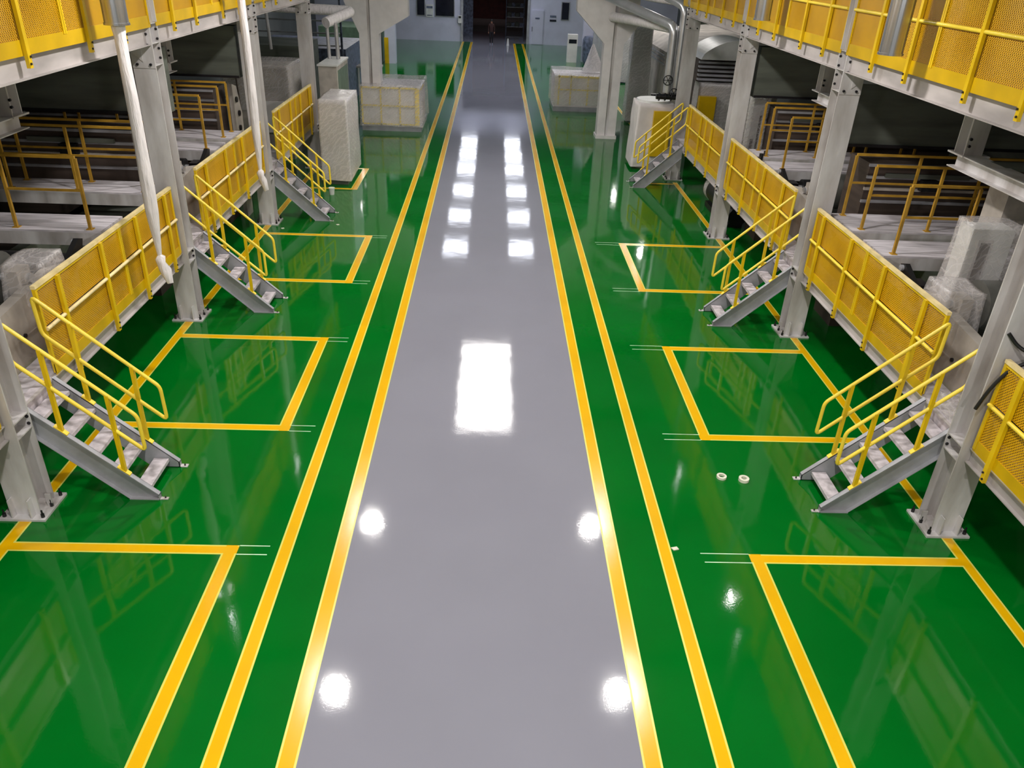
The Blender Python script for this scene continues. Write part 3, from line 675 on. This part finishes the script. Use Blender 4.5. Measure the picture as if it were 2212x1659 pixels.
co = MB(); co.tube([(0.95,0.4,1.66),(0.9,0.4,2.2),(0.86,0.4,2.85)],0.3,14,radii=[0.55,0.3,0.04]); o = co.build('film_peak', FILMO, t); wrinkle(o,0.06,3,3)
# white bucket, debris, tape rolls
t = thing('white_cup', (-4.7,23.25,0), 'small white cup on green floor beside the third left stairs', 'cup')
MB().tube([(0,0,0.0),(0,0,0.2)],0.08,14,radii=[0.07,0.09]).build('body', WHITEP, t); MB().tube([(0,0,0.19),(0,0,0.205)],0.095,14).build('rim', PAPER, t)
def ring(name, x, y, r0, r1, h, m, label, tilt=0):
    mb = MB(); n = 24
    vs = []
    for k in range(n):
        a = 2*PI*k/n
        for rr, z in ((r0,0),(r1,0),(r1,h),(r0,h)): vs.append((rr*math.cos(a), rr*math.sin(a), z))
    fs = []
    for k in range(n):
        k2 = (k+1) % n
        for j in range(4): fs.append((k*4+j, k2*4+j, k2*4+(j+1) % 4, k*4+(j+1) % 4))
    mb.add(vs, fs, 0, False); o = mb.build(name, m, None, (x,y,0.0)); o.rotation_euler = (0,0,tilt)
    return tag(o, label, 'tape roll', 'tape rolls on the green floor')
ring('tape_roll',3.47,9.23,0.042,0.072,0.035,PAPER,'white masking tape roll on the green floor, left one of two')
ring('tape_roll',3.78,9.17,0.038,0.075,0.045,PAPER,'white masking tape roll on the green floor, right one of two')
for k, (x, y, lab) in enumerate(((-4.05,20.35,'small white scrap on green floor in front of the third left stairs'),(-5.4,19.9,'tiny white scrap on green floor under the second left guardrail'),(2.45,7.62,'tiny white speck on green floor beside the right aisle line'))):
    o = MB().prism([(0,0),(0.07,0.02),(0.05,0.07),(-0.03,0.05)],'z',0,0.012).build('paper_scrap', PAPER, None, (x,y,0.0)); tag(o, lab, 'scrap')

# ------------------------------------------------------------------ right far group
def pipe(name, pts, r, m, label, cat='pipe', group=None, rr=0.25):
    t = MB().tube(rounded(pts, rr, 5), r, 14).build(name, m); return tag(t, label, cat, group)
pipe('steam_pipe',[(5.86,27.6,2.6),(5.84,27.6,4.62),(3.9,31.5,5.3)],0.15,CHROME,'bright vertical pipe with upper bend left of the valves, nearest the flared column')
pipe('steam_pipe',[(6.12,27.6,2.6),(6.12,27.6,5.2),(4.6,30.5,6.0)],0.14,CHROME,'bright vertical pipe in the middle of the pipe group beside right end column')
pipe('steam_pipe',[(6.36,27.9,2.0),(6.36,27.9,5.05),(5.4,29.5,5.7)],0.12,CHROME,'bright vertical pipe closest to the right end column')
pipe('insulated_pipe',[(4.5,32.68,4.5),(5.2,30.2,4.55),(5.95,28.6,4.5)],0.17,CLOTH,'thick pale insulated pipe running from the flared column to valves')
pipe('insulated_pipe',[(4.6,32.68,5.4),(5.4,29.6,5.35),(6.3,28.0,5.3)],0.14,CLOTH,'upper pale insulated pipe at the top right of the flared column')
def valve(x, y, z, label):
    t = thing('hand_wheel_valve', (x,y,z), label, 'valve')
    n = 20; MB().tube([(0.15*math.cos(2*PI*k/n),0,0.15*math.sin(2*PI*k/n)) for k in range(n)],0.016,6,closed=True).build('wheel', BOLT, t)
    sp = MB()
    for k in range(3):
        a = PI*k/3; sp.tube([(-0.15*math.cos(a),0,-0.15*math.sin(a)),(0.15*math.cos(a),0,0.15*math.sin(a))],0.011,5)
    sp.build('spokes', BOLT, t); MB().tube([(0,0,0),(0,0.3,0)],0.02,8).cyl((0,0.3,0),'y',0.09,0.16,12).build('stem', STEELD, t)
valve(5.78,27.3,3.02,'black hand wheel valve on bright pipes, upper one'); valve(6.02,27.3,2.62,'black hand wheel valve on bright pipes, lower one')
t = thing('valve_manifold', (5.9,27.55,2.35), 'black flanged pipe manifold below the two hand wheels', 'manifold')
MB().cyl((0,0,0.12),'x',0.09,0.8,14).build('pipe', BOLT, t)
for k in range(4): MB().cyl((-0.3+0.2*k,0,0.12),'x',0.14,0.03,14).build('flange', BOLT, t)
t = thing('wrapped_tank', (5.6,28.3,0), 'white sheet draped tank under the valves behind the farthest right stairs', 'tank')
MB().cyl((0,0,1.1),'z',0.55,2.2,28).build('body', WHITEP, t); MB().tube([(0,0,2.2),(0,0,2.28)],0.6,28).build('rim', WHITEP, t)
draped('sheet',-0.62,0.62,-0.62,0.62,0.1,2.2,SHEET,t,0.06,6,16,0.1)
MB().box(-0.1,0.5,-0.8,-0.66,0.5,2.0).build('yellow_panel', YTOE, t)
# pale roller hood behind third/fourth right columns
t = thing('dome_hood_machine', (7.35,29.6,0), 'white domed dryer hood over brown slatted machine at the far end of the right platforms', 'machine')
dome = [(0,3.45)] + [(2.6*k/28.0, 3.5+0.6*math.sin(PI*k/28.0)**0.7) for k in range(1,28)] + [(2.6,3.45)]
MB().prism(dome,'y',0,2.2).build('dome', WHITEP, t)
sl = MB()
for k in range(5): sl.box(0.0,2.6,0.05+0.02*k,0.3,2.75+0.14*k,2.82+0.14*k)
sl.build('slats', STEELD, t); MB().box(0,2.6,0.3,2.2,0,3.45).build('body', BROWN, t)
draped('film_cover',0.0,1.3,-0.3,0.4,0.9,2.7,FILMO,t,0.08,13,12)
MB().box(0.0,0.6,-0.6,-0.35,1.4,2.3).build('yellow_cabinet', YTOE, t)
t = thing('ribbed_machine_block', (7.2,35.0,0), 'grey ribbed machine block with sloped top beyond the pipes on the right', 'machine')
MB().prism([(0,0),(5,0),(5,3.9),(0.6,3.5),(0,3.1)],'y',0,7.0).build('body', BEIGE, t)
for k in range(3): MB().box(-0.04,0.0,0.2,6.8,2.9-0.16*k,2.97-0.16*k).build('rib', STEELD, t)
t = thing('plastic_curtain', (6.35,36.5,0), 'tall greenish plastic sheet hanging in folds behind the right flared column', 'plastic sheet')
draped('film',-0.35,0.45,-0.3,0.5,0.1,4.1,FILMO,t,0.12,17,16,0.15)
MB().box(-0.3,0.4,-0.25,0.45,0,3.9).build('frame', GREENM, t)
t = thing('standing_lamp_post', (6.7,34.0,0), 'black slim stand with a pale lamp head beside the yellow line, right', 'stand')
MB().tube([(0,0,0),(0.02,0,0.9),(-0.02,0,1.6)],0.06,10,radii=[0.05,0.09,0.12]).build('pole', BLACK, t); MB().cyl((0.3,0,1.35),'x',0.06,0.25,10).build('head', WHITEP, t)
# far right standing cabinets near far wall
t = thing('control_cabinet', (5.35,57.5,0), 'slim cream control cabinet with dark display near the far right wall', 'cabinet')
MB().box(-0.33,0.33,-0.25,0.25,0,1.75).build('body', CONC, t); MB().box(-0.26,0.26,-0.27,-0.25,1.2,1.45).build('display', GLASSD, t)
t = thing('dark_drum', (6.5,57.0,0), 'dark rounded drum beside the cream control cabinet', 'drum')
MB().tube([(0,0,0),(0,0,0.2),(0,0,1.5),(0,0,1.7)],0.5,20,radii=[0.35,0.45,0.5,0.4]).build('body', BLUEG, t)
t = thing('covered_machine', (7.0,50.0,0), 'dark plastic covered machine behind the right wrapped crate', 'machine')
MB().box(-0.5,4,-1.5,4,0,2.6).build('body', BLUEG, t); draped('film_cover',-0.62,4.1,-1.62,4.1,0.1,2.75,FILMO,t,0.15,21,16)
# far left machines
t = thing('wrapped_machine', (-8.8,27.4,0), 'white plastic draped machine under the far left end of the mezzanine', 'machine')
MB().box(0,2.1,0,2.0,0,2.9).build('body', BEIGE, t); draped('film_cover',-0.05,2.2,-0.1,2.1,1.6,3.02,FILM,t,0.08,19,16,0.02)
MB().box(1.2,2.15,-0.14,-0.06,0.9,1.9).build('door', CONC, t); MB().tube([(0.55,-0.2,0.2),(0.45,-0.2,3.4)],0.025,6).build('pole', BROWN, t)
t = thing('pipe_rack', (-7.6,33.0,0), 'dark machine frame with pale pipes behind the tall beige cabinet', 'machine')
MB().box(-2.5,0.2,0,3,0,3.0).build('body', DARK, t); MB().box(-2.5,0.4,-0.3,0,4.2,4.35).box(-2.5,0.4,-0.3,0,5.0,5.3).build('cross_beam', STEEL, t)
MB().tube([(-0.9,-0.4,2.9),(-1.0,-0.4,5.3)],0.06,8).build('riser', STEEL, t)
pipe('insulated_pipe',[(-8.2,30.2,4.55),(-4.95,30.2,4.5),(-5.65,29.0,4.2)],0.17,CLOTH,'thick pale insulated pipe with elbow above the tall beige cabinet',rr=0.2)
pipe('steam_pipe',[(-5.66,29.2,4.12),(-5.64,29.2,3.06)],0.06,CHROME,'short pale pipe dropping behind the beige cabinet, left one')
pipe('steam_pipe',[(-5.36,29.2,4.2),(-5.34,29.2,3.06)],0.07,CHROME,'short pale pipe dropping behind the beige cabinet, right one')
t = thing('machine_block', (-7.0,38.0,0), 'dim blue grey machine row behind the left flared column', 'machine')
MB().box(-4,0.4,0,5,0,2.4).build('body', BLUEG, t)
for k in range(4): MB().box(-3.5,0.2,-0.1,0,2.5+0.5*k,2.56+0.5*k).build('rail', STEELD, t)
MB().tube([(0.3,-0.3,0),(0.3,-0.3,6.5)],0.05,8).build('pole', BLUEG, t)
t = thing('work_bench', (-6.0,41.0,0), 'small open white framed bench behind the left wrapped crate', 'bench')
for x in (-0.5,0.5): MB().box(x-0.04,x+0.04,-0.3,-0.22,0,1.3).build('leg', WHITEP, t)
MB().box(-0.6,0.6,-0.35,0.5,1.3,1.38).build('top', BEIGE, t)
t = thing('machine_block', (-7.6,52.0,0), 'pale green machine cabinets against the far left wall', 'machine')
MB().box(-3,0.6,0,4,0,2.1).build('body', GREENM, t); MB().box(-0.2,0.3,-0.06,0,0.3,1.5).build('door', BLUEG, t)

# ------------------------------------------------------------------ room behind the doorway
t = thing('red_banner_board', (-0.7,84.0,0), 'dull red board with pale strip seen through the far doorway', 'board')
MB().box(-2.0,2.0,0,0.15,0.6,6.0).build('board', RED, t); MB().box(-1.9,1.6,-0.06,0,3.05,3.25).build('pale_strip', CONC, t)
t = thing('storage_rack', (1.9,78.0,0), 'dark storage rack full of small goods inside the far doorway', 'rack')
for x in (-0.8,0.8): MB().box(x-0.05,x+0.05,0,0.1,0,4.6).build('upright', BLUEG, t)
for z in (0.4,1.2,2.0,2.8,3.6):
    MB().box(-0.8,0.8,0,0.8,z,z+0.06).build('shelf', STEELD, t)
for z in (0.46,1.26,2.06,2.86):
    for k in range(4): MB().box(-0.7+0.38*k,-0.7+0.38*k+0.3,0.1,0.5,z,z+0.3+0.12*random.random()).build('carton', BLUEG if k % 2 else DARK, t)
t = thing('dark_partition', (-2.3,74.0,0), 'dark blue partition just inside the doorway on the left', 'partition')
MB().box(-0.6,0.5,0,0.15,0,6.0).build('panel', BLUEG, t)
t = thing('traffic_cone', (1.13,66.4,0), 'small white bollard standing near the right end of the doorway', 'bollard')
MB().tube([(0,0,0),(0,0,0.5)],0.08,10,radii=[0.1,0.05]).build('body', WHITEP, t)
l = bpy.data.lights.new('back_room_light','AREA'); l.shape = 'RECTANGLE'; l.size = 3; l.size_y = 1.0; l.energy = 50; l.color = (1.0,0.75,0.65)
o = bpy.data.objects.new('back_room_light', l); C.objects.link(o); o.location = (-0.5,90,6.8)

# ------------------------------------------------------------------ person in the doorway
def person():
    SKIN = mat('skin', (150,104,84), rough=0.5); CL = mat('dark_work_jacket', (52,26,24), rough=0.8); TR = mat('dark_trousers', (20,16,24), rough=0.8); HAIR = mat('black_hair', (16,14,14), rough=0.6); SH = mat('pale_shoes', (120,118,128), rough=0.6)
    t = thing('person', (-0.17,66.9,0), 'person in dark jacket and trousers walking in the far doorway, seen from the front', 'person')
    me = bpy.data.meshes.new('body')
    V = [(0,0,0.93,.15),(0,0,1.12,.135),(0,0.0,1.32,.165),(0,0,1.47,.06),(0,-0.01,1.56,.085),(0,-0.01,1.68,.085),   #0-5 pelvis..head
         (-.18,0,1.41,.065),(-.24,0.02,1.13,.048),(-.23,-.06,.88,.034),(.18,0,1.41,.065),(.24,.02,1.13,.048),(.23,-.06,.88,.034), #6-11 arms
         (-.09,0,.88,.095),(-.09,-.03,.50,.062),(-.08,.05,.09,.042),(-.08,-.10,.035,.035),(.09,0,.88,.095),(.09,-.01,.50,.062),(.08,-.02,.09,.042),(.08,-.16,.035,.035)]
    Ed = [(0,1),(1,2),(2,3),(3,4),(4,5),(2,6),(6,7),(7,8),(2,9),(9,10),(10,11),(0,12),(12,13),(13,14),(14,15),(0,16),(16,17),(17,18),(18,19)]
    me.from_pydata([v[:3] for v in V], Ed, [])
    o = bpy.data.objects.new('body', me); C.objects.link(o); o.parent = t
    md = o.modifiers.new('skin','SKIN'); md.use_smooth_shade = True
    for i, v in enumerate(V): me.skin_vertices[0].data[i].radius = (v[3], v[3]*(0.72 if i in (0,1,2) else 1))
    me.skin_vertices[0].data[0].use_root = True
    sb = o.modifiers.new('sub','SUBSURF'); sb.levels = 1; sb.render_levels = 2
    # height-coloured clothing: trousers below the waist, jacket above, skin on head and hands
    m = bpy.data.materials.new('clothed_body'); m.use_nodes = True; nt = m.node_tree; b = nt.nodes['Principled BSDF']; b.inputs['Roughness'].default_value = 0.8
    tc = nt.nodes.new('ShaderNodeTexCoord'); sp = nt.nodes.new('ShaderNodeSeparateXYZ'); nt.links.new(tc.outputs['Object'], sp.inputs[0])
    mr = nt.nodes.new('ShaderNodeMath'); mr.operation = 'DIVIDE'; mr.inputs[1].default_value = 1.8; nt.links.new(sp.outputs['Z'], mr.inputs[0])
    rp = nt.nodes.new('ShaderNodeValToRGB'); rp.color_ramp.interpolation = 'CONSTANT'; nt.links.new(mr.outputs[0], rp.inputs[0])
    e = rp.color_ramp.elements; e[0].position = 0; e[0].color = (*lin((120,118,128)),1); e[1].position = 0.045; e[1].color = (*lin((20,16,24)),1)
    a = rp.color_ramp.elements.new(0.50); a.color = (*lin((52,26,24)),1); a = rp.color_ramp.elements.new(0.825); a.color = (*lin((150,104,84)),1)
    nt.links.new(rp.outputs[0], b.inputs['Base Color']); me.materials.append(m)
    MB().tube([(0,0.015,1.60),(0,0.015,1.68),(0,0.01,1.76),(0,0.0,1.79)],0.1,14,radii=[0.09,0.1,0.085,0.03]).build('hair', HAIR, t)
    f = MB()
    for sx in (-.032,.032): f.cyl((sx,-0.092,1.655),'y',0.011,0.01,8)
    f.build('eye', HAIR, t); MB().prism([(-0.012,1.61),(0.012,1.61),(0,1.65)],'y',-0.115,-0.085).build('nose', SKIN, t); MB().box(-.025,.025,-0.094,-0.085,1.578,1.586).build('mouth', RED, t)
    for s in (-1,1):
        h = MB(); bx = s*0.23
        h.tube([(bx,-.06,.89),(bx,-.065,.82),(bx,-.07,.79)],0.03,8,radii=[0.028,0.038,0.034])
        for k in range(4):
            y = -.04-0.02*k; L = (.06,.075,.08,.07)[k]
            h.tube([(bx,y,.80),(bx-s*.004,y-.006,.80-L*.5),(bx-s*.015,y-.008,.80-L)],0.009,6)
        h.tube([(bx-s*.01,-.1,.85),(bx-s*.03,-.125,.82),(bx-s*.035,-.13,.79)],0.010,6)
        h.build('hand', SKIN, t)
        MB().tube([(s*0.08,.03+(-.07 if s > 0 else 0),.06),(s*0.08,-.12+(-.06 if s > 0 else 0),.045)],0.05,10).build('shoe', SH, t)
person()
